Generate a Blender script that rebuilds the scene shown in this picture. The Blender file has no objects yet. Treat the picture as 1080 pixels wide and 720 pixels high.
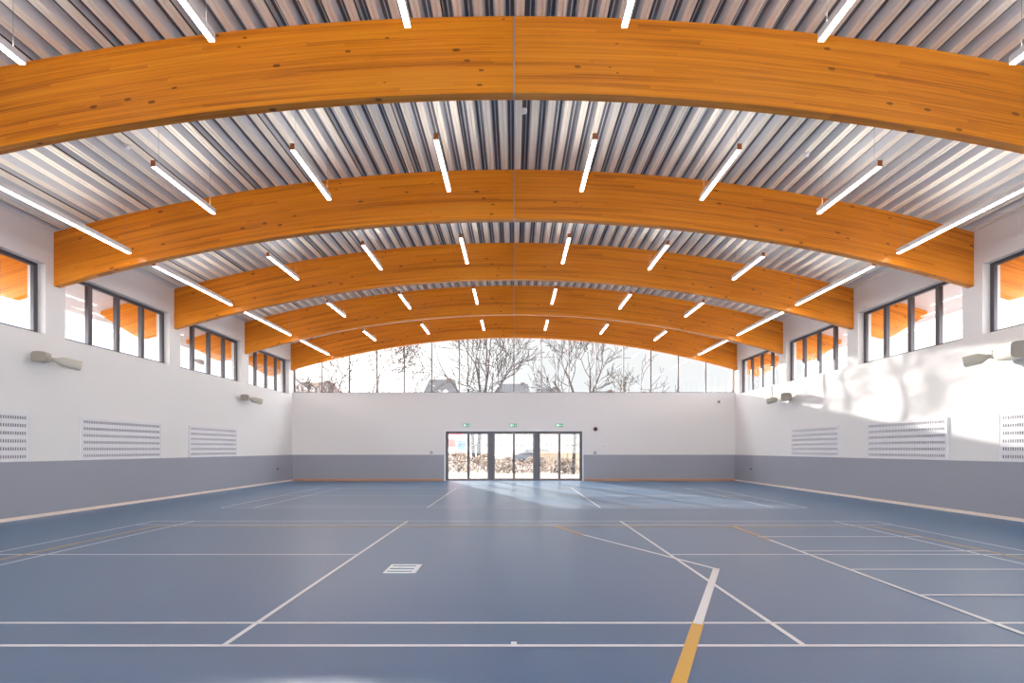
import bpy, bmesh, math, random
from mathutils import Vector, Matrix
random.seed(7)
SC = bpy.context.scene
COL = SC.collection

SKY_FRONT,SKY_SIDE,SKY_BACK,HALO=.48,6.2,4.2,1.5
DOWN,FILL_UP=9.0,15.0
# ------------------------------------------------------------------ sizes
CAM_H = 1.34
HW = 9.40            # half width of the hall
D0, D1 = -8.20, 21.98   # inner faces of the end walls
WT = 0.36            # wall thickness
BEAM_Y = [6.83, 10.58, 14.33, 18.08, 21.83]
BEAM_T = 0.15
def arc_bot(x): return 6.04 - x*x/64.6
def arc_top(x): return 7.05 - x*x/69.0
SILL, HEAD = 3.64, 5.06
DADO = 1.10

# ------------------------------------------------------------------ mesh helper
class MB:
    def __init__(s): s.v=[]; s.f=[]; s.mi=[]; s.sm=[]
    def add(s, vs, fs, mi=0, smooth=False):
        n=len(s.v); s.v += [tuple(v) for v in vs]
        for f in fs: s.f.append([n+i for i in f]); s.mi.append(mi); s.sm.append(smooth)
        return s
    def box(s, x0,x1,y0,y1,z0,z1, mi=0, M=None):
        vs=[Vector((x,y,z)) for z in (z0,z1) for y in (y0,y1) for x in (x0,x1)]
        if M: vs=[M@v for v in vs]
        return s.add(vs,[(0,2,3,1),(4,5,7,6),(0,1,5,4),(2,6,7,3),(0,4,6,2),(1,3,7,5)],mi)
    def quad(s,a,b,c,d,mi=0): return s.add([a,b,c,d],[(0,1,2,3)],mi)
    def prism(s, poly, y0, y1, mi=0, smooth=False):
        n=len(poly)
        vs=[(x,y0,z) for x,z in poly]+[(x,y1,z) for x,z in poly]
        fs=[tuple(range(n)), tuple(range(2*n-1,n-1,-1))]
        s.add(vs,fs,mi)
        s.add(vs,[((i+1)%n,i,n+i,n+(i+1)%n) for i in range(n)],mi,smooth)
        return s
    def tube(s, pts, radii, seg=8, mi=0, cap=True):
        rings=[]; n0=len(s.v)
        pts=[Vector(p) for p in pts]
        prev=None
        for i,p in enumerate(pts):
            t=(pts[min(i+1,len(pts)-1)]-pts[max(i-1,0)]).normalized()
            if prev is None:
                a=Vector((0,0,1)) if abs(t.z)<.9 else Vector((1,0,0))
                u=t.cross(a).normalized()
            else:
                u=(prev-t*prev.dot(t)).normalized()
            prev=u; w=t.cross(u)
            r=radii[i] if hasattr(radii,'__len__') else radii
            for k in range(seg):
                an=2*math.pi*k/seg
                s.v.append(tuple(p+u*math.cos(an)*r+w*math.sin(an)*r))
        for i in range(len(pts)-1):
            for k in range(seg):
                a=n0+i*seg+k; b=n0+i*seg+(k+1)%seg
                s.f.append([a,b,b+seg,a+seg]); s.mi.append(mi); s.sm.append(True)
        if cap:
            s.f.append([n0+k for k in range(seg)][::-1]); s.mi.append(mi); s.sm.append(False)
            e=n0+(len(pts)-1)*seg
            s.f.append([e+k for k in range(seg)]); s.mi.append(mi); s.sm.append(False)
        return s
    def build(s, name, mats, parent=None, bevel=0, loc=None):
        me=bpy.data.meshes.new(name); me.from_pydata(s.v,[],s.f)
        if not isinstance(mats,(list,tuple)): mats=[mats]
        for m in mats: me.materials.append(m)
        for p,mi,sm in zip(me.polygons,s.mi,s.sm): p.material_index=mi; p.use_smooth=sm
        bm=bmesh.new(); bm.from_mesh(me); bmesh.ops.recalc_face_normals(bm,faces=bm.faces); bm.to_mesh(me); bm.free()
        me.update()
        o=bpy.data.objects.new(name,me); COL.objects.link(o)
        if parent: o.parent=parent
        if loc: o.location=loc
        if bevel:
            b=o.modifiers.new('bevel','BEVEL'); b.width=bevel; b.segments=2; b.limit_method='ANGLE'; b.angle_limit=math.radians(40)
        return o

def empty(name, loc=(0,0,0), rz=0):
    o=bpy.data.objects.new(name,None); COL.objects.link(o); o.location=loc; o.rotation_euler=(0,0,rz)
    o.empty_display_size=.1
    return o
def tag(o,label=None,cat=None,group=None,kind=None):
    if label: o['label']=label
    if cat: o['category']=cat
    if group: o['group']=group
    if kind: o['kind']=kind
    return o
def struct(o): o['kind']='structure'; return o
def copy_tree(o,parent=None):
    c=o.copy(); COL.objects.link(c); c.parent=parent
    for ch in list(o.children): copy_tree(ch,c)
    return c

# ------------------------------------------------------------------ materials
def lin(c):
    return tuple(((v/255)/12.92 if v/255<=.04045 else ((v/255+.055)/1.055)**2.4) for v in c)+(1,)
def mat(name):
    m=bpy.data.materials.new(name); m.use_nodes=True
    nt=m.node_tree; b=nt.nodes['Principled BSDF']
    return m,nt,b
def N(nt,t,**kw):
    n=nt.nodes.new(t)
    for k,v in kw.items():
        if k in n.inputs: n.inputs[k].default_value=v
        else: setattr(n,k,v)
    return n
def math_(nt,op,a,b=None,c=None):
    n=nt.nodes.new('ShaderNodeMath'); n.operation=op
    for i,v in enumerate((a,b,c)):
        if v is None: continue
        if isinstance(v,(int,float)): n.inputs[i].default_value=v
        else: nt.links.new(v,n.inputs[i])
    return n.outputs[0]
def mix(nt,f,a,b,mode='MIX'):
    n=nt.nodes.new('ShaderNodeMix'); n.data_type='RGBA'; n.blend_type=mode
    for s,v in ((n.inputs[0],f),(n.inputs[6],a),(n.inputs[7],b)):
        if isinstance(v,(int,float)): s.default_value=v
        elif isinstance(v,tuple): s.default_value=v
        else: nt.links.new(v,s)
    return n.outputs[2]
def simple(name,col,rough=.5,metal=0,spec=.5,var=0.04,scale=3.0,bump=0,emit=None):
    m,nt,b=mat(name)
    tc=N(nt,'ShaderNodeTexCoord'); no=N(nt,'ShaderNodeTexNoise'); no.inputs['Scale'].default_value=scale; no.inputs['Detail'].default_value=4
    nt.links.new(tc.outputs['Object'],no.inputs['Vector'])
    c=lin(col); d=tuple(v*(1-var*2) for v in c[:3])+(1,)
    nt.links.new(mix(nt,no.outputs['Fac'],c,d),b.inputs['Base Color'])
    b.inputs['Roughness'].default_value=rough; b.inputs['Metallic'].default_value=metal
    b.inputs['Specular IOR Level'].default_value=spec
    if bump:
        n2=N(nt,'ShaderNodeTexNoise'); n2.inputs['Scale'].default_value=180
        nt.links.new(tc.outputs['Object'],n2.inputs['Vector'])
        bp=N(nt,'ShaderNodeBump'); bp.inputs['Strength'].default_value=bump; bp.inputs['Distance'].default_value=.002
        nt.links.new(n2.outputs['Fac'],bp.inputs['Height']); nt.links.new(bp.outputs['Normal'],b.inputs['Normal'])
    if emit:
        b.inputs['Emission Color'].default_value=lin(emit[0]); b.inputs['Emission Strength'].default_value=emit[1]
    return m

def wood_glulam(name):
    m,nt,b=mat(name); L=nt.links.new
    tc=N(nt,'ShaderNodeTexCoord'); sp=N(nt,'ShaderNodeSeparateXYZ'); L(tc.outputs['Object'],sp.inputs[0])
    x,y,z=sp.outputs
    h=math_(nt,'ADD',z,math_(nt,'DIVIDE',math_(nt,'MULTIPLY',x,x),66.5))
    lam=math_(nt,'DIVIDE',h,.0445)
    li=math_(nt,'FLOOR',lam); lf=math_(nt,'FRACT',lam)
    # board along the lamella with random offset and length
    w1=N(nt,'ShaderNodeTexWhiteNoise',noise_dimensions='1D'); L(li,w1.inputs['W'])
    bx=math_(nt,'ADD',math_(nt,'DIVIDE',x,2.6),math_(nt,'MULTIPLY',w1.outputs['Value'],17))
    bi=math_(nt,'FLOOR',bx)
    cv=N(nt,'ShaderNodeCombineXYZ'); L(li,cv.inputs[0]); L(bi,cv.inputs[1])
    L(math_(nt,'SIGN',x),cv.inputs[2])
    w2=N(nt,'ShaderNodeTexWhiteNoise',noise_dimensions='3D'); L(cv.outputs[0],w2.inputs['Vector'])
    # grain, long along x, follows the curve
    g=N(nt,'ShaderNodeCombineXYZ'); L(math_(nt,'ADD',math_(nt,'MULTIPLY',x,.35),math_(nt,'MULTIPLY',w2.outputs['Value'],40)),g.inputs[0])
    L(math_(nt,'MULTIPLY',y,9),g.inputs[1]); L(math_(nt,'MULTIPLY',h,30),g.inputs[2])
    gn=N(nt,'ShaderNodeTexNoise'); gn.inputs['Scale'].default_value=1.6; gn.inputs['Detail'].default_value=5; gn.inputs['Roughness'].default_value=.6; gn.inputs['Distortion'].default_value=.6
    L(g.outputs[0],gn.inputs['Vector'])
    g2=N(nt,'ShaderNodeCombineXYZ'); L(math_(nt,'MULTIPLY',x,.18),g2.inputs[0]); L(y,g2.inputs[1]); L(math_(nt,'MULTIPLY',h,7),g2.inputs[2])
    gl=N(nt,'ShaderNodeTexNoise'); gl.inputs['Scale'].default_value=1.5; gl.inputs['Detail'].default_value=3
    L(g2.outputs[0],gl.inputs['Vector'])
    r=N(nt,'ShaderNodeValToRGB'); e=r.color_ramp.elements
    e[0].position=.22; e[0].color=lin((152,64,2)); e[1].position=.85; e[1].color=lin((250,168,40))
    e2=r.color_ramp.elements.new(.5); e2.color=lin((230,134,6))
    v=math_(nt,'ADD',math_(nt,'MULTIPLY',gn.outputs['Fac'],.62),math_(nt,'ADD',math_(nt,'MULTIPLY',w2.outputs['Value'],.13),math_(nt,'MULTIPLY',gl.outputs['Fac'],.55)))
    L(math_(nt,'SUBTRACT',v,.15),r.inputs['Fac'])
    # glue line
    gline=math_(nt,'LESS_THAN',lf,.05)
    c=mix(nt,math_(nt,'MULTIPLY',gline,.35),r.outputs['Color'],lin((120,52,8)))
    # knots
    vo=N(nt,'ShaderNodeTexVoronoi'); vo.inputs['Scale'].default_value=1.0; vo.inputs['Randomness'].default_value=1
    kv=N(nt,'ShaderNodeCombineXYZ'); L(math_(nt,'MULTIPLY',x,2.1),kv.inputs[0]); L(math_(nt,'MULTIPLY',y,3.3),kv.inputs[1]); L(math_(nt,'MULTIPLY',h,5.2),kv.inputs[2])
    L(kv.outputs[0],vo.inputs['Vector'])
    kn=math_(nt,'LESS_THAN',vo.outputs['Distance'],.11)
    c=mix(nt,math_(nt,'MULTIPLY',kn,.75),c,lin((84,36,10)))
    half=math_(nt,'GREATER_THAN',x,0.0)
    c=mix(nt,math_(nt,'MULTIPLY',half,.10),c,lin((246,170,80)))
    L(c,b.inputs['Base Color'])
    b.inputs['Roughness'].default_value=.45; b.inputs['Specular IOR Level'].default_value=.3
    b.inputs['Coat Weight'].default_value=.35; b.inputs['Coat Roughness'].default_value=.25
    return m

M={}
M['glulam']=wood_glulam('glulam_wood')
M['wall']=simple('white_wall_paint',(228,225,224),.55,var=.015,scale=.6,bump=.05)
M['dado']=simple('grey_dado_board',(156,158,168),.45,var=.03,scale=.8)
M['skirt']=simple('skirting_timber',(244,226,212),.45,var=.06,scale=5)
M['deck']=simple('galvanised_deck',(242,234,222),.42,metal=.05,var=.03,scale=1.2)
M['deckweb']=simple('grey_deck_web',(224,225,228),.5,metal=.1,var=.05,scale=1.2)  # greyer tone for the rib webs and upper flanges
M['seam']=simple('deck_seam_shadow_gap',(70,68,70),.6,metal=.2)
M['frame']=simple('anthracite_aluminium',(86,82,88),.4,metal=.3,var=.02)
M['mull']=simple('grey_mullion',(112,100,100),.7,metal=0,var=.02)
M['white']=simple('white_powder_coat',(232,232,234),.35,var=.01)
M['light']=simple('light_diffuser',(240,241,245),.4,var=.01,emit=((255,247,240),DOWN))
M['added_uplight']=simple('added_uplight_glow',(240,241,245),.4,var=.01,emit=((255,247,240),FILL_UP))  # glow added on the lamp tops to brighten the deck
M['cap']=simple('brown_end_cap',(190,120,70),.45)
M['wire']=simple('steel_wire',(150,150,154),.6)
M['steel']=simple('joint_steel',(170,172,178),.35,metal=.5)
M['panelw']=simple('panel_white',(226,224,228),.5,var=.01)
M['slot']=simple('panel_slot_back',(88,84,94),.8)
M['spk']=simple('speaker_beige',(190,184,172),.45,var=.05)
M['spkg']=simple('speaker_grille',(158,150,140),.6,var=.1,scale=60)
M['eave']=simple('eave_soffit_board',(206,200,206),.6)
M['roof']=simple('roof_membrane',(110,110,115),.7)
M['green']=simple('exit_green',(20,150,100),.4,emit=((20,170,110),.12))
M['exitw']=simple('exit_white',(240,250,245),.4,emit=((240,255,248),.25))
M['red']=simple('alarm_red',(92,16,20),.35)
M['dark']=simple('dark_plastic',(48,46,50),.4)
M['linew']=simple('line_paint_white',(244,244,244),.33,var=.03,scale=2)
M['liney']=simple('line_paint_yellow',(236,184,84),.33,var=.05,scale=2)
M['bark']=simple('bark_grey',(48,42,42),.9,var=.15,scale=6)
M['slate']=simple('slate_roof',(34,32,36),.8,var=.15,scale=4)
M['render']=simple('pale_render',(150,142,136),.8)
def metal_roof():
    m,nt,b=mat('blue_grey_metal_roof'); L=nt.links.new
    tc=N(nt,'ShaderNodeTexCoord'); wv=N(nt,'ShaderNodeTexWave'); wv.bands_direction='Y'; wv.inputs['Scale'].default_value=.55
    L(tc.outputs['Object'],wv.inputs['Vector'])
    L(mix(nt,math_(nt,'GREATER_THAN',wv.outputs['Fac'],.6),lin((86,96,116)),lin((176,172,172))),b.inputs['Base Color']); b.inputs['Roughness'].default_value=.6
    return m
M['metalroof']=metal_roof()
M['brick']=simple('brown_brick',(72,56,50),.85,var=.15,scale=8)
M['bluep']=simple('blue_play_panel',(60,96,170),.5)
M['redp']=simple('red_play_panel',(170,50,46),.5)
M['fence']=simple('beige_boards',(150,132,108),.8,var=.1,scale=7)
M['shrub']=simple('dry_shrub_leaf',(132,112,98),.9,var=.2,scale=9)
M['carg']=simple('grey_car_paint',(84,88,96),.35,metal=.3)

def floor_mat():
    m,nt,b=mat('blue_sports_vinyl'); L=nt.links.new
    tc=N(nt,'ShaderNodeTexCoord'); no=N(nt,'ShaderNodeTexNoise'); no.inputs['Scale'].default_value=.5; no.inputs['Detail'].default_value=5
    L(tc.outputs['Object'],no.inputs['Vector'])
    mp=N(nt,'ShaderNodeMapping'); mp.inputs['Scale'].default_value=(.25,3,1); L(tc.outputs['Object'],mp.inputs[0])
    n2=N(nt,'ShaderNodeTexNoise'); n2.inputs['Scale'].default_value=2; n2.inputs['Detail'].default_value=4; L(mp.outputs[0],n2.inputs['Vector'])
    c=mix(nt,no.outputs['Fac'],lin((22,90,142)),lin((40,104,148)))
    L(c,b.inputs['Base Color'])
    b.inputs['Roughness'].default_value=.34; b.inputs['Coat Weight'].default_value=.55; b.inputs['Coat Roughness'].default_value=.46; b.inputs['Coat IOR'].default_value=1.6
    b.inputs['Specular IOR Level'].default_value=.9
    return m
M['floor']=floor_mat()

def glass_mat():
    m=bpy.data.materials.new('window_glass'); m.use_nodes=True; nt=m.node_tree; nt.nodes.clear()
    o=N(nt,'ShaderNodeOutputMaterial'); t=N(nt,'ShaderNodeBsdfTransparent'); g=N(nt,'ShaderNodeBsdfGlossy'); g.inputs['Roughness'].default_value=.02
    t.inputs['Color'].default_value=(.96,.975,.97,1)
    f=N(nt,'ShaderNodeFresnel'); ge=N(nt,'ShaderNodeNewGeometry')
    # the same reflectance on the entering and the leaving face of the thin pane
    nt.links.new(math_(nt,'SUBTRACT',1.5,math_(nt,'MULTIPLY',ge.outputs['Backfacing'],1.5-1/1.5)),f.inputs['IOR'])
    tc=N(nt,'ShaderNodeTexCoord'); no=N(nt,'ShaderNodeTexNoise'); no.inputs['Scale'].default_value=2; nt.links.new(tc.outputs['Object'],no.inputs['Vector'])
    fac=math_(nt,'MULTIPLY',f.outputs[0],math_(nt,'ADD',.95,math_(nt,'MULTIPLY',no.outputs['Fac'],.1)))
    x=N(nt,'ShaderNodeMixShader'); nt.links.new(fac,x.inputs[0]); nt.links.new(t.outputs[0],x.inputs[1]); nt.links.new(g.outputs[0],x.inputs[2])
    nt.links.new(x.outputs[0],o.inputs[0]); return m
M['glass']=glass_mat()

def ground_mat():
    m,nt,b=mat('gravel_ground'); L=nt.links.new
    tc=N(nt,'ShaderNodeTexCoord'); no=N(nt,'ShaderNodeTexNoise'); no.inputs['Scale'].default_value=3; no.inputs['Detail'].default_value=8
    L(tc.outputs['Object'],no.inputs['Vector'])
    L(mix(nt,no.outputs['Fac'],lin((96,82,74)),lin((140,126,114))),b.inputs['Base Color']); b.inputs['Roughness'].default_value=.95
    return m
M['ground']=ground_mat()

# ------------------------------------------------------------------ setting: floor and court lines
fl=MB().box(-HW-.02,HW+.02,D0-.02,D1+.02,-.12,0).build('floor',M['floor']); struct(fl)
def seg(mb,x0,y0,x1,y1,w,mi=0,z=.0025):
    a=Vector((x0,y0,0)); b=Vector((x1,y1,0)); t=(b-a).normalized(); n=Vector((-t.y,t.x,0))*w/2
    a=a-t*w/2; b=b+t*w/2
    mb.add([(a-n)+Vector((0,0,z)),(b-n)+Vector((0,0,z)),(b+n)+Vector((0,0,z)),(a+n)+Vector((0,0,z))],[(0,1,2,3)],mi)
def badminton(y0):
    mb=MB(); W=.04
    for dy in (0,.46,5.64,6.10): seg(mb,-6.7,y0+dy,6.7,y0+dy,W)
    for x in (-6.7,-5.94,-1.98,1.98,5.94,6.7): seg(mb,x,y0,x,y0+6.1,W,z=.003)
    for s in (-1,1): seg(mb,s*1.98,y0+3.05,s*6.7,y0+3.05,W,z=.0027)
    mb.build('badminton_court_lines',M['linew'],fl)
badminton(3.53); badminton(11.83)
mb=MB()
seg(mb,-6.22,8.98,6.22,8.98,.05,0,.0035)
for s in (-1,1): seg(mb,s*6.22,3.99-.4,s*6.22,8.98,.05,0,.0035)
seg(mb,.66,2.35,1.42,3.99,.085,0,.004)
seg(mb,.72,9.0,1.10,8.05,.05,0,.004)
seg(mb,3.77,7.6,3.80,8.98,.05,0,.004)
mb.build('ochre_court_lines',M['liney'],fl)
mb=MB()
seg(mb,1.42,3.99,2.26,5.78,.07,0,.0045)
seg(mb,2.26,5.78,1.10,8.05,.05,0,.0045)
seg(mb,3.66,2.2,3.77,7.6,.05,0,.0045)
for y in (7.91,6.80,5.76,4.75): seg(mb,3.75,y,6.22,y,.04,0,.0045)
mb.box(-.02,.02,3.555,3.60,.001,.003)
mb.build('white_court_lines',M['linew'],fl)
# small ventilation plate in the floor
hatch=empty('floor_hatch',(-1.24,5.80,0)); hatch.scale=(.88,.85,1); tag(hatch,'small white slatted rectangular plate set in the blue floor left of centre','floor hatch')
mb=MB()
mb.box(-.20,.20,-.24,-.20,0.001,.006); mb.box(-.20,.20,.20,.24,0.001,.006)
mb.box(-.20,-.17,-.2,.2,0.001,.006); mb.box(.14,.20,-.2,.2,0.001,.006)
mb.build('frame',M['linew'],hatch)
mb=MB(); mb.box(-.17,.14,-.11,-.05,0.001,.006); mb.box(-.17,.14,.05,.11,0.001,.006); mb.build('slat',M['linew'],hatch)

# ------------------------------------------------------------------ side walls with window openings
openings=[]
y=BEAM_Y[0]-3.75*4
bys=[]
while y<BEAM_Y[-1]+.01: bys.append(y); y+=3.75
for a in bys[:-1]: openings.append((a+.27,a+3.56))
def side_wall(s,name):
    mb=MB()
    def bx(y0,y1,z0,z1):
        xa,xb=(HW,HW+WT) if s>0 else (-HW-WT,-HW)
        mb.box(xa,xb,y0,y1,z0,z1)
    bx(D0-.3,D1+.35,0,SILL)
    edges=[D0-.3]+[v for o in openings for v in o]+[D1+.35]
    top=5.80
    for i in range(0,len(edges),2):
        y0,y1=edges[i],edges[i+1]
        # pier with pocket for the beam
        b=[q for q in BEAM_Y if y0-.01<=q<=y1]
        if b:
            q=b[0]; bx(y0,y1,SILL,4.44)
            bx(y0,q-.004,4.44,top); bx(q+BEAM_T+.004,y1,4.44,top)
            xa,xb=s*HW,s*(HW+WT)
            mb.prism([(xa,4.4395),(xb,4.4395),(xb,4.562),(xa,4.667)],q-.004,q+BEAM_T+.004)
        else: bx(y0,y1,SILL,top)
    for a,b in openings: bx(a,b,HEAD,top)
    o=mb.build(name,M['wall']); struct(o)
    # dado and skirting
    mb=MB(); xa,xb=(HW-.018,HW) if s>0 else (-HW,-HW+.018)
    mb.box(xa,xb,D0,D1,.06,DADO)
    d=mb.build('dado_panel',M['dado'],o)
    mb=MB(); xa,xb=(HW-.034,HW) if s>0 else (-HW,-HW+.034)
    mb.box(xa,xb,D0,D1,0.0,.06)
    struct(mb.build('baseboard_'+('right' if s>0 else 'left'),M['skirt'],None))
    return o
wl=side_wall(-1,'wall_left'); wr=side_wall(1,'wall_right')

# windows: frame, mullions, glass
def side_window(s,a,b,n):
    e=empty('window_%d'%n,(s*(HW+.19),(a+b)/2,SILL)); struct(e)
    L=(b-a)/2; H=HEAD-SILL
    fx=(-.035,.035)
    mb=MB(); t=.09
    mb.box(fx[0],fx[1],-L,L,0,.06); mb.box(fx[0],fx[1],-L,L,H-.07,H)
    mb.box(fx[0],fx[1],-L,-L+t,0.06,H-.07); mb.box(fx[0],fx[1],L-t,L,.06,H-.07)
    mb.build('window_frame',M['frame'],e,bevel=.004)
    for k in range(1,4):
        yc=-L+2*L*k/4
        mb=MB(); mb.box(fx[0]-.01,fx[1]+.01,yc-.055,yc+.055,.06,H-.07); mb.build('mullion',M['frame'],e,bevel=.004)
    for k in range(4):
        y0=-L+2*L*k/4+(.09 if k==0 else .055); y1=-L+2*L*(k+1)/4-(.09 if k==3 else .055)
        MB().box(-.004,.004,y0,y1,.06,H-.07).build('pane',M['glass'],e)
n=1
for s in (-1,1):
    for a,b in openings: side_window(s,a,b,n); n+=1

# ------------------------------------------------------------------ end walls
DX=2.90; DH=2.10; GS=3.715
def end_wall(name,yin,sgn,glaze_from,door):
    y0,y1=sorted((yin,yin+sgn*.30))
    mb=MB()
    if door:
        mb.box(-HW,-DX,y0,y1,0,GS); mb.box(DX,HW,y0,y1,0,GS); mb.box(-DX,DX,y0,y1,DH,GS)
    else:
        mb.box(-HW,HW,y0,y1,0,glaze_from)
    # gable strip above the glazing
    K=40; yy0,yy1=(y0+.01,y0+.13) if sgn>0 else (y1-.13,y1-.01)
    if sgn>0: yy0,yy1=D1+.01,D1+.06
    poly=[(-HW+2*HW*k/K,arc_bot(-HW+2*HW*k/K)+.14) for k in range(K+1)]+[(HW-2*HW*k/K,arc_top(HW-2*HW*k/K)+.04) for k in range(K+1)]
    for k in range(K):
        xa=-HW+2*HW*k/K; xb=-HW+2*HW*(k+1)/K
        mb.prism([(xa,arc_bot(xa)+.14),(xb,arc_bot(xb)+.14),(xb,arc_top(xb)+.04),(xa,arc_top(xa)+.04)],yy0,yy1)
    o=mb.build(name,M['wall']); struct(o)
    return o
wb=end_wall('wall_back',D1,1,GS,True)
wf=end_wall('wall_front',D0,-1,.9,False)
for a,b in ((-HW+.018,-DX-.06),(DX+.06,HW-.018)):
    MB().box(a,b,D1-.018,D1,.07,DADO).build('dado_panel',M['dado'],wb)
mb=MB()
for a,b in ((-HW+.034,-DX-.06),(DX+.06,HW-.034)): mb.box(a,b,D1-.03,D1,0,.07)
struct(mb.build('baseboard_back',simple('skirting_wood_reflection',(206,140,88),.45,var=.06,scale=5)))  # orange of reflected timber put into the back skirting colour
# white sill on top of far wall
struct(MB().box(-HW,HW,D1-.02,D1+.30,GS,GS+.02).build('trim_1',M['white']))
# door surround
mb=MB()
mb.box(-DX-.06,-DX,D1-.012,D1+.05,0,DH+.06); mb.box(DX,DX+.06,D1-.012,D1+.05,0,DH+.06); mb.box(-DX,DX,D1-.012,D1+.05,DH,DH+.06)
struct(mb.build('trim_2',M['white']))

def gable_window(nm,yc,z0,n_side):
    e=empty(nm,(0,yc,z0)); struct(e)
    P=1.17
    for k in range(-8,9):
        x=k*P
        if abs(x)>HW-.03: x=math.copysign(HW-.03,x)
        MB().box(x-.02,x+.02,-.04,.04,0,arc_bot(x)+.2-z0).build('mullion',M['mull'],e)
    mb=MB(); mb.box(-HW+.055,HW-.055,-.045,.045,0.0,.035); mb.build('window_frame',M['mull'],e)
    K=32
    top=[(-HW+.05+2*(HW-.05)*k/K) for k in range(K+1)]
    poly=[(HW-.05,0.04),(-HW+.05,0.04)]+[(x,arc_bot(x)+.18-z0) for x in top]
    MB().prism(poly,-.003,.003).build('pane',M['glass'],e)
gable_window('window_%d'%n,D1+.15,GS+.02,8); n+=1
gable_window('window_%d'%n,D0-.15,.9,8); n+=1

# three double glazed doors
PW=2*DX/3
for i in range(3):
    x0=-DX+i*PW; e=empty('door_%d'%(i+1),(x0+PW/2,D1+.10,0)); struct(e)
    h=PW/2; t=.10 if 0<i<2 else .10
    tl=.10; tr=.10
    mb=MB(); mb.box(-h,h,-.05,.05,0,.035); mb.box(-h,h,-.05,.05,DH-.07,DH)
    mb.box(-h,-h+(.055 if i==0 else .10),-.05,.05,.035,DH-.07); mb.box(h-(.055 if i==2 else .10),h,-.05,.05,.035,DH-.07)
    mb.build('door_frame',M['frame'],e,bevel=.004)
    la=-h+(.055 if i==0 else .10); lb=h-(.055 if i==2 else .10); mid=0
    for q,(a,b) in enumerate(((la,mid),(mid,lb))):
        mb=MB(); s=.05; a+=.003; b-=.003
        mb.box(a,b,-.03,.03,.04,.09); mb.box(a,b,-.03,.03,DH-.12,DH-.073)
        mb.box(a,a+s,-.03,.03,.09,DH-.12); mb.box(b-s,b,-.03,.03,.09,DH-.12)
        leaf=mb.build('door_leaf',M['frame'],e,bevel=.003)
        MB().box(a+s,b-s,-.004,.004,.09,DH-.12).build('pane',M['glass'],leaf)
        mb=MB(); cx=(a+b)/2
        for k in range(4):
            xx=cx-.30+k*.2
            mb.box(xx-.035,xx+.035,-.0065,-.0045,.87,.93)
            mb.box(xx-.06,xx+.06,-.0065,-.0045,1.49,1.55)
        mb.build('glass_marking_dots',M['white'],leaf)
        hx=b-.025 if q==0 else a+.025
        mb=MB(); mb.box(hx-.012,hx+.012,-.075,-.05,.95,1.25); mb.box(hx-.01,hx+.01,-.05,-.03,.97,1.0); mb.box(hx-.01,hx+.01,-.05,-.03,1.2,1.23)
        mb.build('handle',M['dark'],leaf)

# ------------------------------------------------------------------ roof deck
def deck():
    mb=MB(); P=.272; h=.135
    prof=[]
    W=HW+.30; nrib=int(W/P)+1
    # one pitch, starting at left edge of the bottom flange
    i=-nrib
    while i<=nrib:
        x=i*P+.03
        prof += [(x,0,0),(x+.040,0,0),(x+.048,.012,0),(x+.062,.012,0),(x+.070,0,0),(x+.105,0,0)]
        if i%4==0:
            prof += [(x+.113,.02,1),(x+.118,.1,1),(x+.130,.1,1),(x+.131,.03,1),(x+.137,h,0)]
        else:
            prof += [(x+.137,h,0)]
        prof += [(x+.175,h,0),(x+.182,h-.01,0),(x+.196,h-.01,0),(x+.203,h,0),(x+.240,h,0)]
        i+=1
    prof=[p for p in prof if abs(p[0])<=W]
    ya,yb=D0-.35,D1+.95
    vs=[]; 
    for (x,dz,_) in prof:
        z=arc_top(x)+.002+dz; vs+= [(x,ya,z),(x,yb,z)]
    for k in range(len(prof)-1):
        mi=1 if (prof[k][2] and prof[k+1][2]) else (2 if max(prof[k][1],prof[k+1][1])>.05 else 0)
        mb.add([vs[2*k],vs[2*k+1],vs[2*k+3],vs[2*k+2]],[(0,1,2,3)],mi)
    o=mb.build('ceiling',[M['deck'],M['seam'],M['deckweb']]); struct(o)
    # make all normals face down is not needed (two sided)
    # roof build-up above
    mb=MB(); K=48; W2=11.75
    for k in range(K):
        xa=-W2+2*W2*k/K; xb=-W2+2*W2*(k+1)/K
        mb.prism([(xa,arc_top(xa)+.13),(xb,arc_top(xb)+.13),(xb,arc_top(xb)+.36),(xa,arc_top(xa)+.36)],ya-.01,yb+.01)
    mb.build('roof_covering',M['roof'],o)
    for s in (-1,1):
        mb=MB(); K=8
        for k in range(K):
            xa=HW+.31+(W2-HW-.33)*k/K; xb=HW+.31+(W2-HW-.33)*(k+1)/K
            mb.prism([(s*xa,arc_top(xa)+.004),(s*xb,arc_top(xb)+.004),(s*xb,arc_top(xb)+.128),(s*xa,arc_top(xa)+.128)],ya,yb)
        mb.build('eave_soffit',M['eave'],o)
        xa=W2-.02
        MB().box(min(s*xa,s*(xa+.06)),max(s*xa,s*(xa+.06)),ya,yb,arc_top(W2)-.06,arc_top(W2)+.40).build('fascia',M['white'],o)
    return o
deck()

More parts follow.
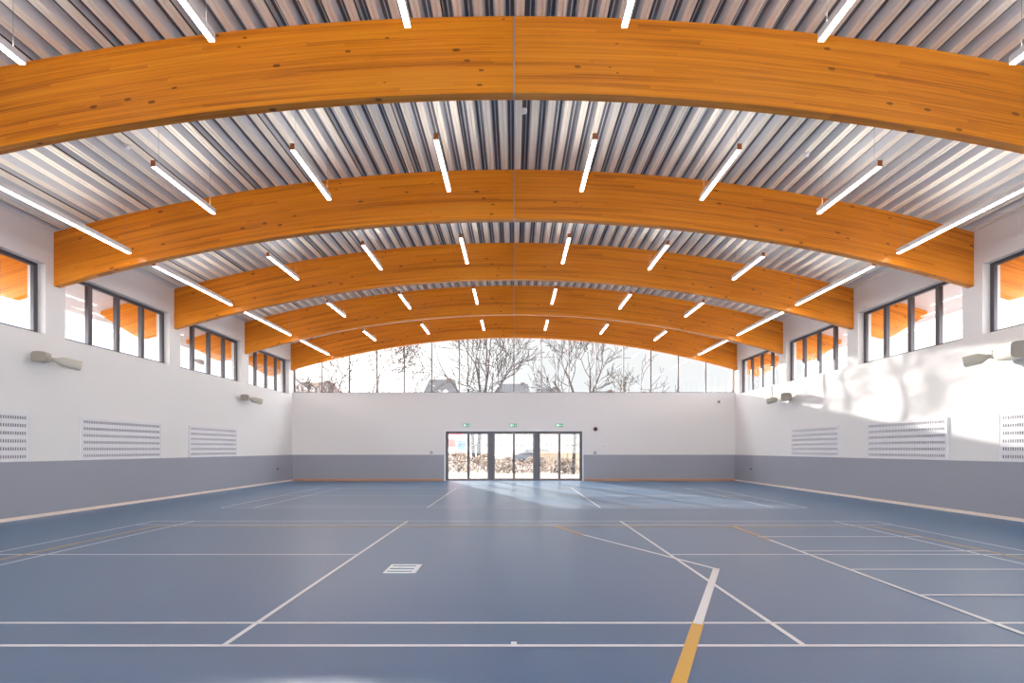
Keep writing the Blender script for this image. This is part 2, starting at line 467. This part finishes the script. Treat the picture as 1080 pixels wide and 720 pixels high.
# ------------------------------------------------------------------ glulam beams
def make_beam():
    mb=MB(); XE=11.45
    K=96
    xs=[-XE+2*XE*k/K for k in range(K+1)]
    def bot(x):
        a=abs(x)
        if a<=10.35: return arc_bot(a)
        b=arc_bot(10.35); return b+(arc_top(XE)-.10-b)*(a-10.35)/(XE-10.35)
    n=[]
    for k in range(K):
        xa,xb=xs[k],xs[k+1]
        pa=[(xa,0,bot(xa)),(xb,0,bot(xb)),(xb,0,arc_top(xb)),(xa,0,arc_top(xa))]
        pb=[(p[0],BEAM_T,p[2]) for p in pa]
        mb.add(pa,[(0,1,2,3)]); mb.add(pb,[(3,2,1,0)])
        mb.add([pa[0],pa[1],pb[1],pb[0]],[(0,1,2,3)]); mb.add([pa[3],pa[2],pb[2],pb[3]],[(0,1,2,3)])
    for s in (-1,1):
        x=s*XE; mb.quad((x,0,bot(x)),(x,BEAM_T,bot(x)),(x,BEAM_T,arc_top(x)),(x,0,arc_top(x)))
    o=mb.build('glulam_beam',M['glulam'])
    # weld
    bm=bmesh.new(); bm.from_mesh(o.data); bmesh.ops.remove_doubles(bm,verts=bm.verts,dist=1e-5)
    bmesh.ops.recalc_face_normals(bm,faces=bm.faces)
    es=[e for e in bm.edges if len(e.link_faces)==2 and e.calc_face_angle()>1.0 and abs(e.verts[0].co.z-e.verts[1].co.z)<.3 and e.verts[0].co.z<arc_top(e.verts[0].co.x)-.05]
    bmesh.ops.bevel(bm,geom=es,offset=.006,segments=1,affect='EDGES')
    bm.to_mesh(o.data); bm.free()
    mb=MB(); za,zb=arc_bot(0),arc_top(0)
    mb.box(-.011,.011,-.004,-.0005,za-.004,zb-.002); mb.box(-.011,.011,-.004,BEAM_T+.004,za-.005,za-.0005)
    mb.build('joint_strip',M['steel'],o)
    return o
BL=['nearest and largest orange glulam arch beam, crossing the very top of the hall',
    'second orange glulam arch beam from the front, its square ends meeting both side walls',
    'third orange glulam arch beam from the front, mid hall under the metal deck',
    'fourth orange glulam arch beam, the last one before the glazed end wall',
    'farthest and palest glulam arch beam, sitting on top of the end wall glazing']
b0=make_beam()
for i,yy in enumerate(BEAM_Y):
    o=b0 if i==0 else copy_tree(b0)
    o.location=(0,yy,0); tag(o,BL[i],'beam','glulam roof beams')

# ------------------------------------------------------------------ strip lights
def make_light(L):
    e=empty('strip_light'); w=.034
    mb=MB(); mb.box(-w,w,0,L,.012,.10)
    mb.build('housing',M['white'],e,bevel=.004)
    mb=MB(); mb.box(-w+.003,w-.003,.01,L-.01,0,.0118); mb.build('diffuser',M['light'],e)
    MB().box(-w-.001,w+.001,-.012,-.0005,.0,.102).build('end_cap',M['cap'],e,bevel=.003)
    MB().quad((-w+.006,.02,.1008),(w-.006,.02,.1008),(w-.006,L-.02-(.6 if L>2 else 0),.1008),(-w+.006,L-.02-(.6 if L>2 else 0),.1008)).build('added_glow_strip',M['added_uplight'],e)  # added strip hidden on top of the housing, fills the room with light
    return e
def wires(e,L,h):
    for yy in (.12,L-.12):
        MB().tube([(0,yy,.09),(0,yy,h)],.0022,6).build('suspension_wire',M['wire'],e)
        
lanes=[(-7.74,3.93),(-5.60,4.38),(-3.44,4.64),(-1.21,4.80),(1.26,4.80),(3.50,4.64),(5.68,4.38),(7.74,3.93)]
pos_name=['long outermost one by left wall','second from the left','third from the left','fourth from the left',
 'fifth from the left','sixth from the left','seventh from the left','long outermost one by right wall']
bay_name=['overhead before the nearest beam','between nearest and second beams','between second and third beams','between third and fourth beams','between fourth beam and end wall']
bay_group=['strip lights in front of the nearest beam','strip lights behind the nearest beam','strip lights behind the second beam','strip lights behind the third beam','strip lights behind the fourth beam']
proto={}
for lane,(x,zr) in enumerate(lanes):
    L=3.05 if lane in (0,7) else 1.62
    z=zr+CAM_H
    if lane in (0,7): e0=make_light(L)
    elif 's' in proto: e0=None
    else: e0=make_light(L)
    hz=arc_top(x)+.01-z
    base=make_light(L) if e0 is None else e0
    wires(base,L,hz)
    first=True
    for bay in range(5):
        if bay==0 and lane in (0,7): continue
        ys=(7.38 if lane in (0,7) else 8.04)+3.75*(bay-1)
        o=base if first else copy_tree(base)
        first=False
        o.location=(x,ys,z)
        p=pos_name[lane]
        if bay==0: p={1:'leftmost in view',2:'second from the left',3:'third from the left',4:'fourth from the left',5:'second from the right',6:'rightmost in view'}[lane]
        tag(o,'white strip light '+bay_name[bay]+', '+p,'strip light',bay_group[bay])

# ------------------------------------------------------------------ slotted wall panels
def make_panel():
    e=empty('slotted_panel'); L=2.57; H=.93
    # local: x into the room, y along wall, z up
    mb=MB(); t=.03
    mb.box(0,.010,t,L-t,.02,H-.02); mb.build('backing',M['slot'],e)
    mb=MB(); rows=6; pitch=(H-.04)/rows; band=.062
    zs=[.02]
    for r in range(rows):
        zc=.02+pitch*(r+.5)
        zs+= [zc-band/2,zc+band/2]
    zs.append(H-.02)
    for k in range(0,len(zs),2): mb.box(.010,.024,t,L-t,zs[k],zs[k+1])
    for r in range(rows):
        zc=.02+pitch*(r+.5); nn=52; w=(L-2*t-.08)/nn
        mb.box(.010,.024,t,t+.04,zc-band/2,zc+band/2); mb.box(.010,.024,L-t-.04,L-t,zc-band/2,zc+band/2)
        for q in range(nn): 
            y0=t+.04+q*w; mb.box(.010,.0235,y0,y0+w*.36,zc-band/2,zc+band/2)
    mb.build('slotted_board',M['panelw'],e)
    mb=MB()
    mb.box(0,.03,0,t,0,H); mb.box(0,.03,L-t,L,0,H); mb.box(0,.03,t,L-t,H-.02,H); mb.box(0,.03,t,L-t,0,.02)
    mb.build('frame',M['panelw'],e,bevel=.004)
    return e
p0=make_panel(); first=True
pl=['cut off by photo edge','middle of three','farthest of three']
for s in (-1,1):
    for i,ya in enumerate((7.45,11.20,14.95)):
        o=p0 if first else copy_tree(p0); first=False
        if s<0: o.location=(-HW,ya,DADO+.002)
        else: o.location=(HW,ya+2.57,DADO+.002); o.rotation_euler=(0,0,math.pi)
        tag(o,('white slotted panel above the dado on the %s wall, '%('left' if s<0 else 'right'))+pl[i],'wall panel','slotted panels on the %s wall'%('left' if s<0 else 'right'))

# ------------------------------------------------------------------ twin projector speakers
def speaker(s,y,z,la,lb,label,ra=.12,rb=.11):
    e=empty('wall_speaker',(s*HW,y,z)); tag(e,label,'speaker','twin speakers on the side walls')
    q=-s
    mb=MB(); mb.box(min(0,q*.02),max(0,q*.02),-.07,.07,-.08,.08); mb.tube([(q*.015,0,0),(q*.16,0,0)],.03,12)
    mb.tube([(q*.15,-.02,-.07),(q*.15,-.02,.09)],.05,14)
    mb.build('bracket',M['spk'],e)
    def horn(d,L,r,nm):
        d=Vector(d).normalized(); o=Vector((q*.15,0,0))+d*.05
        up=Vector((0,0,1)); side=d.cross(up).normalized(); up=side.cross(d)
        mb=MB(); secs=[(0,.35),(.12,.45),(.38,1.0),(.98,1.0)]
        rings=[]
        for t,k in secs:
            c=o+d*L*t; w=r*k*1.05; h=r*k*.85; ring=[]
            for a in range(16):
                an=2*math.pi*a/16; ca,sa=math.cos(an),math.sin(an)
                ca=math.copysign(abs(ca)**.55,ca); sa=math.copysign(abs(sa)**.55,sa)
                ring.append(c+side*w*ca+up*h*sa)
            rings.append(ring)
        vs=[v for rg in rings for v in rg]
        fs=[]
        for i in range(len(rings)-1):
            for a in range(16): fs.append((i*16+a,i*16+(a+1)%16,(i+1)*16+(a+1)%16,(i+1)*16+a))
        mb.add(vs,fs,0,True); mb.add(rings[0],[tuple(range(16))])
        hsg=mb.build('horn_housing',M['spk'],e)
        mb=MB(); c=o+d*L*.96
        g=[c+(v-(o+d*L*.98))*.93 for v in rings[-1]]
        mb.add(g,[tuple(range(16))]); mb.add(rings[-1]+[v+d*L*.012 for v in g],[(a,(a+1)%16,16+(a+1)%16,16+a) for a in range(16)])
        mb.build('grille',M['spkg'],hsg)
    horn((q*.28,-1,-.04),la,ra,'a'); horn((q*.75,1,-.22),lb,rb,'b')
speaker(-1,10.30,3.14,.30,.46,'nearer twin beige speaker on left wall, under the window between first panels')
speaker(-1,17.95,3.11,.35,.46,'farther twin beige speaker on left wall, above the farthest slotted panel')
speaker(1,9.98,3.15,.80,.40,'large nearer twin beige speaker on right wall at the edge of the photo',.18,.12)
speaker(1,17.95,3.11,.80,.40,'farther twin beige speaker high on right wall, above the farthest slotted panel',.16,.12)

# ------------------------------------------------------------------ small wall fittings
def wx(px,d=D1): return (px-542)*d/546
def wz(py,d=D1): return CAM_H+(473.5-py)*d/546
for k,(px,lab) in enumerate(((492,'green and white exit sign above the left pair of doors'),(541.5,'green and white exit sign above the middle pair of doors'),(590,'green and white exit sign above the right pair of doors'))):
    e=empty('exit_sign',(wx(px),D1,wz(450.3))); tag(e,lab,'exit sign','exit signs above the doors')
    MB().box(-.15,.15,-.035,0,0,.16).build('housing',M['white'],e,bevel=.004)
    f=MB().box(-.145,.145,-.038,-.0352,.012,.15).build('sign_face',M['green'],e)
    mb=MB()
    def r(a,b,c,d): mb.box(a,b,-.0395,-.0383,c,d)
    # door symbol, running figure and arrow
    def dia(x0,z0,x1,z1,w):
        a=Vector((x0,0,z0)); b=Vector((x1,0,z1)); t=(b-a).normalized(); nn=Vector((-t.z,0,t.x))*w/2
        y_=-.0392
        mb.add([(a-nn)+Vector((0,y_,0)),(b-nn)+Vector((0,y_,0)),(b+nn)+Vector((0,y_,0)),(a+nn)+Vector((0,y_,0))],[(0,1,2,3)])
    r(-.12,-.05,.03,.13)
    dia(-.02,.10,.0,.07,.018); dia(.0,.07,-.025,.03,.012); dia(.0,.07,.03,.035,.012); dia(-.01,.095,.03,.085,.01); dia(-.012,.095,-.04,.075,.01)
    r(-.022,-.004,.108,.126)
    if k==2: r(.06,.125,.07,.085); dia(.06,.078,.085,.1,.012); dia(.06,.078,.085,.055,.012)
    else: r(.085,.1,.045,.125); dia(.092,.04,.07,.065,.012); dia(.092,.04,.115,.065,.012)
    mb.build('pictogram',M['exitw'],f)
e=empty('fire_alarm_sounder',(wx(628),D1,wz(452.3))); tag(e,'dark red fire alarm sounder high on the end wall right of the doors','alarm')
MB().tube([(0,0,0),(0,-.03,0)],.09,20).build('base',M['dark'],e)
MB().tube([(0,-.03,0),(0,-.07,0),(0,-.10,0)],[.085,.08,.05],20).build('lens',M['red'],e)
e=empty('call_point',(wx(627.5),D1,wz(477.5))); tag(e,'small dark call point box just above dado right of the doors','call point')
MB().box(-.055,.055,-.04,0,-.05,.05).build('box',M['dark'],e,bevel=.004)
MB().box(-.03,.03,-.043,-.0405,-.025,.025).build('push_plate',M['white'],e)
e=empty('call_point',(wx(455),D1,wz(477.0))); tag(e,'small red break-glass call point just above dado left of the doors','call point')
MB().box(-.05,.05,-.04,0,-.05,.05).build('box',M['red'],e,bevel=.004)
MB().box(-.028,.028,-.043,-.0405,-.02,.03).build('push_plate',M['white'],e)
e=empty('door_release_switch',(wx(638.2),D1,wz(469))); tag(e,'small round white switch on end wall right of the doors','switch')
MB().tube([(0,0,0),(0,-.02,0),(0,-.035,0)],[.07,.07,.05],20).build('casing',M['exitw'] if False else M['white'],e)
MB().tube([(0,-.034,0),(0,-.045,0)],.02,14).build('button',M['white'],e)
e=empty('motion_sensor',(wx(758),D1,wz(423.5))); tag(e,'tiny grey motion sensor near the right top corner of the end wall','sensor')
MB().box(-.05,.05,-.05,0,-.06,.06).build('casing',M['spk'],e,bevel=.008)
MB().tube([(0,-.05,-.02),(0,-.065,-.02)],.028,14).build('lens',M['dark'],e)
for s,px,lab in ((-1,292,'small dark socket on the grey dado of the left wall near the far corner'),(1,793,'small dark socket on the grey dado of the right wall near the far corner')):
    d=HW*546/abs(px-542)
    e=empty('wall_socket',(s*(HW-.018),d,wz(494.5,d))); tag(e,lab,'socket')
    MB().box(min(0,-s*.02),max(0,-s*.02),-.08,.08,-.06,.06).build('plate',M['steel'],e,bevel=.003)
    MB().box(min(-s*.0205,-s*.03),max(-s*.0205,-s*.03),-.05,.05,-.035,.035).build('cover',M['dark'],e)
for x,yy,lab in ((.17,8.72,'white smoke detector on the metal deck, central one behind the nearest beam'),(-6.5,8.7,'white smoke detector on the metal deck, left one behind the nearest beam'),(5.25,9.3,'white smoke detector on the metal deck, right one behind the nearest beam')):
    z=arc_top(x)
    e=empty('smoke_detector',(x,yy,z)); tag(e,lab,'smoke detector')
    MB().tube([(0,0,.01),(0,0,-.025)],.055,18).build('base',M['white'],e)
    MB().tube([(0,0,-.025),(0,0,-.05),(0,0,-.06)],[.045,.04,.02],18).build('sensor_head',M['white'],e)

# ------------------------------------------------------------------ outside
struct(MB().box(-120,120,-60,D0-.5,-.3,-.05).box(-120,-HW-.4,D0-.5,D1+.4,-.3,-.05).box(HW+.4,120,D0-.5,D1+.4,-.3,-.05).box(-120,120,D1+.31,160,-.3,-.05).build('ground',M['ground']))

def tree(x,y,h,spread,stems,label,seed,r0=.12,lean=None,first=.35,depth=6,group='bare trees outside the end wall'):
    rnd=random.Random(seed); mb=MB(); rmin=max(.013,y*(.00052 if x<-8 else .00048))
    def branch(p,d,L,r,lv):
        n=4; pts=[p]; rad=[max(r,rmin)]; dd=d.copy()
        for i in range(n):
            dd=(dd+Vector((rnd.uniform(-1,1),rnd.uniform(-1,1),rnd.uniform(-.3,.7)))*(.16+.03*lv)).normalized()
            p=p+dd*L/n; pts.append(p); rad.append(max(r*(1-.45*(i+1)/n),rmin))
        mb.tube(pts,rad,8 if lv<2 else (5 if lv<4 else 3),cap=lv<2)
        if lv>=depth or r<.004: return
        kids=3 if lv<3 else rnd.choice((2,3))
        for k in range(kids):
            t=rnd.choice((2,3,4)) if k else 4
            az=rnd.uniform(0,2*math.pi); tilt=rnd.uniform(.5,1.05)*spread if k else rnd.uniform(.15,.5)
            u=dd.orthogonal().normalized(); w=dd.cross(u)
            nd=(dd*math.cos(tilt)+(u*math.cos(az)+w*math.sin(az))*math.sin(tilt)).normalized()
            nd.z=max(nd.z,-.05)
            branch(pts[t],nd,L*rnd.uniform(.62,.82),rad[t]*(.62 if k else .85),lv+1)
    for (dx,dy,lx,f,rr) in stems:
        p=Vector((dx,dy,-.08)); q=Vector((dx+lx,dy,h*f))
        pts=[p.lerp(q,t)+Vector((math.sin(t*5+seed)*.04,0,0)) for t in (0,.25,.5,.75,1)]
        mb.tube(pts,[rr*(1.25-.4*t) for t in (0,.25,.5,.75,1)],10)
        dd=(pts[-1]-pts[-2]).normalized()
        for k in range(3):
            az=rnd.uniform(0,6.28); tilt=.3+.38*k*spread
            u=dd.orthogonal().normalized(); w=dd.cross(u)
            nd=(dd*math.cos(tilt)+(u*math.cos(az)+w*math.sin(az))*math.sin(tilt)).normalized()
            branch(pts[-1 if k<2 else -2],nd,h*(1-f)*.42,rr*.72,1)
    o=mb.build('bare_tree',M['bark'],loc=(x,y,0)); tag(o,label,'tree',group); return o
tree(wx(503,50),50,14.5,.85,[(-.25,0,-.3,.36,.16),(.15,0,.35,.42,.19)],'large bare tree seen through the glazing, left of centre, behind the house roofs',3,depth=6)
tree(3.9,28.9,8.0,.8,[(-.55,0,.05,.52,.08),(.45,0,-.15,.50,.085)],'bare twin-stemmed tree seen through the glazing right of centre',11,depth=5)
tree(wx(672,34),34,7.0,1.1,[(0,0,.1,.42,.08)],'small bare tree at the right side of the glazing beside the twin-stemmed tree',5,depth=5)
tree(wx(362,34),34,9.5,.8,[(-.5,0,-.3,.42,.07),(.2,0,.2,.40,.08),(1.6,.4,.2,.45,.07)],'bare multi-stemmed tree at the left side of the glazing',21,depth=5)
tree(wx(398,40),40,10.5,.9,[(0,0,.1,.40,.09)],'slim bare tree left of the first house roof, beside the multi-stemmed tree',31,depth=5)
tree(wx(325,38),38,7.2,1.0,[(0,0,.1,.40,.06)],'low bare bushy tree at the far left corner of the glazing',41,depth=5)

def house(x,y,w,dp,eave,ridge,hip,label,dormer=None,wallm='render',roofm='slate'):
    e=empty('house',(x,y,-.05)); tag(e,label,'house','houses beyond the end wall')
    mb=MB(); mb.box(-w/2,w/2,0,dp,0,eave); mb.build('walls',M[wallm],e)
    mb=MB(); a=.25
    vs=[(-w/2-a,-a,eave),(w/2+a,-a,eave),(w/2+a,dp+a,eave),(-w/2-a,dp+a,eave),(-w/2+hip,dp/2,ridge),(w/2-hip,dp/2,ridge)]
    mb.add(vs,[(0,1,5,4),(2,3,4,5),(1,2,5),(3,0,4),(0,3,2,1)]); mb.build('roof',M[roofm],e)
    mb=MB(); mb.box(w/2-hip-1.0,w/2-hip-.4,dp/2-.3,dp/2+.3,ridge-.6,ridge+.15); mb.build('chimney',M['brick'],e)
    for k in (-1,1):
        f=MB().box(k*w*.25-.5,k*w*.25+.5,-.06,0,eave-1.6,eave-.5).build('window',M['white'],e)
        MB().box(k*w*.25-.42,k*w*.25+.42,-.075,-.062,eave-1.5,eave-.6).build('pane',M['frame'],f)
    if dormer is not None:
        mb=MB(); dz=eave+.1; mb.prism([(dormer-.9,dz),(dormer+.9,dz),(dormer+.9,dz+1.1),(dormer,dz+1.9),(dormer-.9,dz+1.1)],.1,dp/2)
        f=mb.build('dormer',M['render'],e)
        MB().box(dormer-.5,dormer+.5,.06,.098,dz+.2,dz+1.0).build('pane',M['frame'],f)
house(wx(462,62),62,4.2,7,6.6,10.2,.5,'house with dark steep roof and white dormer left of centre beyond the glazing',.9)
house(wx(541,68),68,4.5,7,7.6,10.4,.2,'house with dark roof at the centre beyond the glazing')
house(wx(580,70),70.5,3.7,7,7.6,10.1,.2,'lower slate-roofed house just right of centre beyond the glazing')
house(wx(640,72),72,4.2,7,7.6,9.85,.3,'low grey roof showing under the twin-stemmed tree beyond the glazing')
house(wx(676,80),80,4.6,7,8.0,10.5,.3,'farthest low grey roof right of the twin-stemmed tree beyond the glazing')
house(wx(322,60),60,7.0,7,6.4,9.6,1.5,'brown-roofed house at the far left corner beyond the glazing',None,'render','brick')
# neighbouring low roofs to the sides (seen through the clerestory windows)
house(-14.5,22,20,9,4.3,6.6,.3,'long low grey-roofed building close outside the left clerestory windows',None,'render','metalroof'); bpy.context.scene.objects['house.006'].rotation_euler=(0,0,math.pi/2)
tree(-29,30,9.5,1.0,[(0,0,.1,.4,.12)],'bare tree behind the long low building, seen through the nearest left window',51,depth=5,group=None)

# seen through the doors
def bush(x,y,w,h,label,seed):
    rnd=random.Random(seed); mb=MB()
    for k in range(900):
        a=rnd.uniform(0,6.28); r=rnd.random()**.5; z=rnd.random()
        k2=math.sqrt(max(0,1-z*z))
        p=Vector((math.cos(a)*r*k2*w/2,math.sin(a)*r*k2*w*.3,z*h))
        s=rnd.uniform(.04,.10); u=Vector((rnd.uniform(-1,1),rnd.uniform(-1,1),rnd.uniform(-1,1))).normalized(); v=u.orthogonal().normalized()
        mb.quad(p-u*s,p+v*s*.6,p+u*s,p-v*s*.6)
    for k in range(14):
        a=rnd.uniform(0,6.28); r=rnd.uniform(.3,.9)
        mb.tube([(0,0,-.08),(math.cos(a)*r*w/4,math.sin(a)*r*w*.15,h*.5),(math.cos(a)*r*w/2,math.sin(a)*r*w*.3,h*rnd.uniform(.6,.95))],[.02,.012,.005],4)
    tag(mb.build('dry_bush',M['shrub'],loc=(x,y,0)),label,'bush','dry bushes outside the doors')
bush(-3.3,31,2.4,1.25,'dry brown bush seen through the leftmost door pane',1)
bush(-1.7,32,2.2,1.05,'dry brown bush seen through the second door pane from the left',2)
bush(-.3,30,2.0,.85,'dry brown bush seen through the third door pane from the left',3)
bush(1.4,31,2.2,.95,'dry brown bush seen through the fourth door pane from the left',4)
bush(2.9,29.5,1.8,.8,'dry brown bush seen through the fifth door pane in front of the fence',5)
e=empty('board_fence',(3.6,33,-.05)); tag(e,'beige vertical board fence seen through the right pair of doors','fence')
mb=MB()
for k in range(26): mb.box(-2.1+k*.16,-2.1+k*.16+.13,-.012,.012,.05,1.75 if k>10 else 1.25)
mb.build('boards',M['fence'],e)
MB().box(-2.1,2.05,.0125,.05,.3,.38).box(-2.1,2.05,.0125,.05,1.05,1.13).build('rail',M['fence'],e)
for k in (-2.0,-.2,1.9): MB().box(k-.05,k+.05,.05,.15,0,1.7 if k>0 else 1.2).build('post',M['fence'],e)
e=empty('play_tower',(wx(482,36),36,-.05)); tag(e,'play tower with red roof and blue panel seen through the leftmost door pane','play tower')
for sx in (-.55,.55):
    for sy in (-.5,.5): MB().tube([(sx,sy,0),(sx,sy,2.1)],.05,8).build('post',M['white'],e)
MB().box(-.55,.55,-.5,.5,.95,1.0).build('platform',M['fence'],e)
MB().box(.1,.6,-.56,-.51,1.0,1.95).build('side_panel',M['bluep'],e)
mb=MB(); mb.add([(-.75,-.7,2.1),(.75,-.7,2.1),(.75,.7,2.1),(-.75,.7,2.1),(0,0,2.8)],[(0,1,4),(1,2,4),(2,3,4),(3,0,4),(3,2,1,0)]); mb.build('roof',M['redp'],e)
MB().box(-.55,-.05,-.56,-.51,1.55,2.05).build('side_panel',M['redp'],e)
def car(x,y,label):
    e=empty('parked_car',(x,y,-.05)); tag(e,label,'car')
    prof=[(-2.1,.3),(2.1,.3),(2.15,.75),(1.5,.9),(.95,1.38),(-.9,1.42),(-1.6,.95),(-2.1,.85)]
    MB().prism(prof,-.8,.8).build('body',M['carg'],e,bevel=.05)
    MB().prism([(1.3,.92),(.88,1.32),(-.82,1.36),(-1.4,.95)],-.815,-.801).build('side_window',M['dark'],e)
    for wx_ in (-1.3,1.3):
        for sy in (-.72,.72): MB().tube([(wx_,sy-.1,.32),(wx_,sy+.1,.32)],.32,20).build('wheel',M['dark'],e)
car(wx(566,46),46,'grey parked car seen through the right pair of doors above the fence')

# ------------------------------------------------------------------ light
def sun(d,energy,angle,color):
    l=bpy.data.lights.new('sun','SUN'); l.energy=energy; l.angle=angle; l.color=color
    o=bpy.data.objects.new('sun',l); COL.objects.link(o); o.location=(-30,60,20)
    o.rotation_euler=Vector(d).to_track_quat('-Z','Y').to_euler(); return o
sun((3.8,-10.3,-1.975),6.5,math.radians(.7),(1,.93,.86))
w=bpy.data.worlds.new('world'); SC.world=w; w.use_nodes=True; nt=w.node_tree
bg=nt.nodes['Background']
# hazy bright sky: dimmer over the gardens behind the end wall, bright overhead and on the open side, warm halo round the low sun
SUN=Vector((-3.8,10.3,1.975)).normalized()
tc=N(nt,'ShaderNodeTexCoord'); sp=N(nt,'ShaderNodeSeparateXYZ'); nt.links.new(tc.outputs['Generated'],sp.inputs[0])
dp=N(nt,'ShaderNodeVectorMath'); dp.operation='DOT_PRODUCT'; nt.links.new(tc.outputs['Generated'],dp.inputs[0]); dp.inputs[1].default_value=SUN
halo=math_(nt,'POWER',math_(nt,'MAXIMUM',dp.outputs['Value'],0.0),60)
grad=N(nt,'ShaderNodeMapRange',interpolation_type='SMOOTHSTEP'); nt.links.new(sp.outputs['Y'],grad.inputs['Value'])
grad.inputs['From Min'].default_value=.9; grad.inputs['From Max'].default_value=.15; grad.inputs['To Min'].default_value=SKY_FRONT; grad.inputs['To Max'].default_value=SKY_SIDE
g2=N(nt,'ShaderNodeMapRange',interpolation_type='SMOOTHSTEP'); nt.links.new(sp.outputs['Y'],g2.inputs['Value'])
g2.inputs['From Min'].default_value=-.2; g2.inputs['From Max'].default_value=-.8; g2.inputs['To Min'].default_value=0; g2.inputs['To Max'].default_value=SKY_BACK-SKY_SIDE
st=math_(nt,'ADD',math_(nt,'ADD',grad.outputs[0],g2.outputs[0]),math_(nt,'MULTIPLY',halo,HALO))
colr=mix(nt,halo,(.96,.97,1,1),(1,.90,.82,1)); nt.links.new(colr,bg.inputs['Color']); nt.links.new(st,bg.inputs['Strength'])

# ------------------------------------------------------------------ camera
c=bpy.data.cameras.new('camera'); co=bpy.data.objects.new('camera',c); COL.objects.link(co)
co.location=(0,0,CAM_H); co.rotation_euler=(math.pi/2,0,0)
c.sensor_width=36; c.lens=546/1080*36; c.shift_x=-2/1080; c.shift_y=113.5/1080; c.clip_end=500; c.clip_start=.05
SC.camera=co
SC.view_settings.view_transform='Standard'; SC.view_settings.look='None'; SC.view_settings.gamma=1; SC.view_settings.use_curve_mapping=False
SC.view_settings.exposure=1.2
cy=SC.cycles
cy.use_denoising=True
cy.max_bounces=12; cy.diffuse_bounces=8; cy.transparent_max_bounces=12; cy.sample_clamp_indirect=8
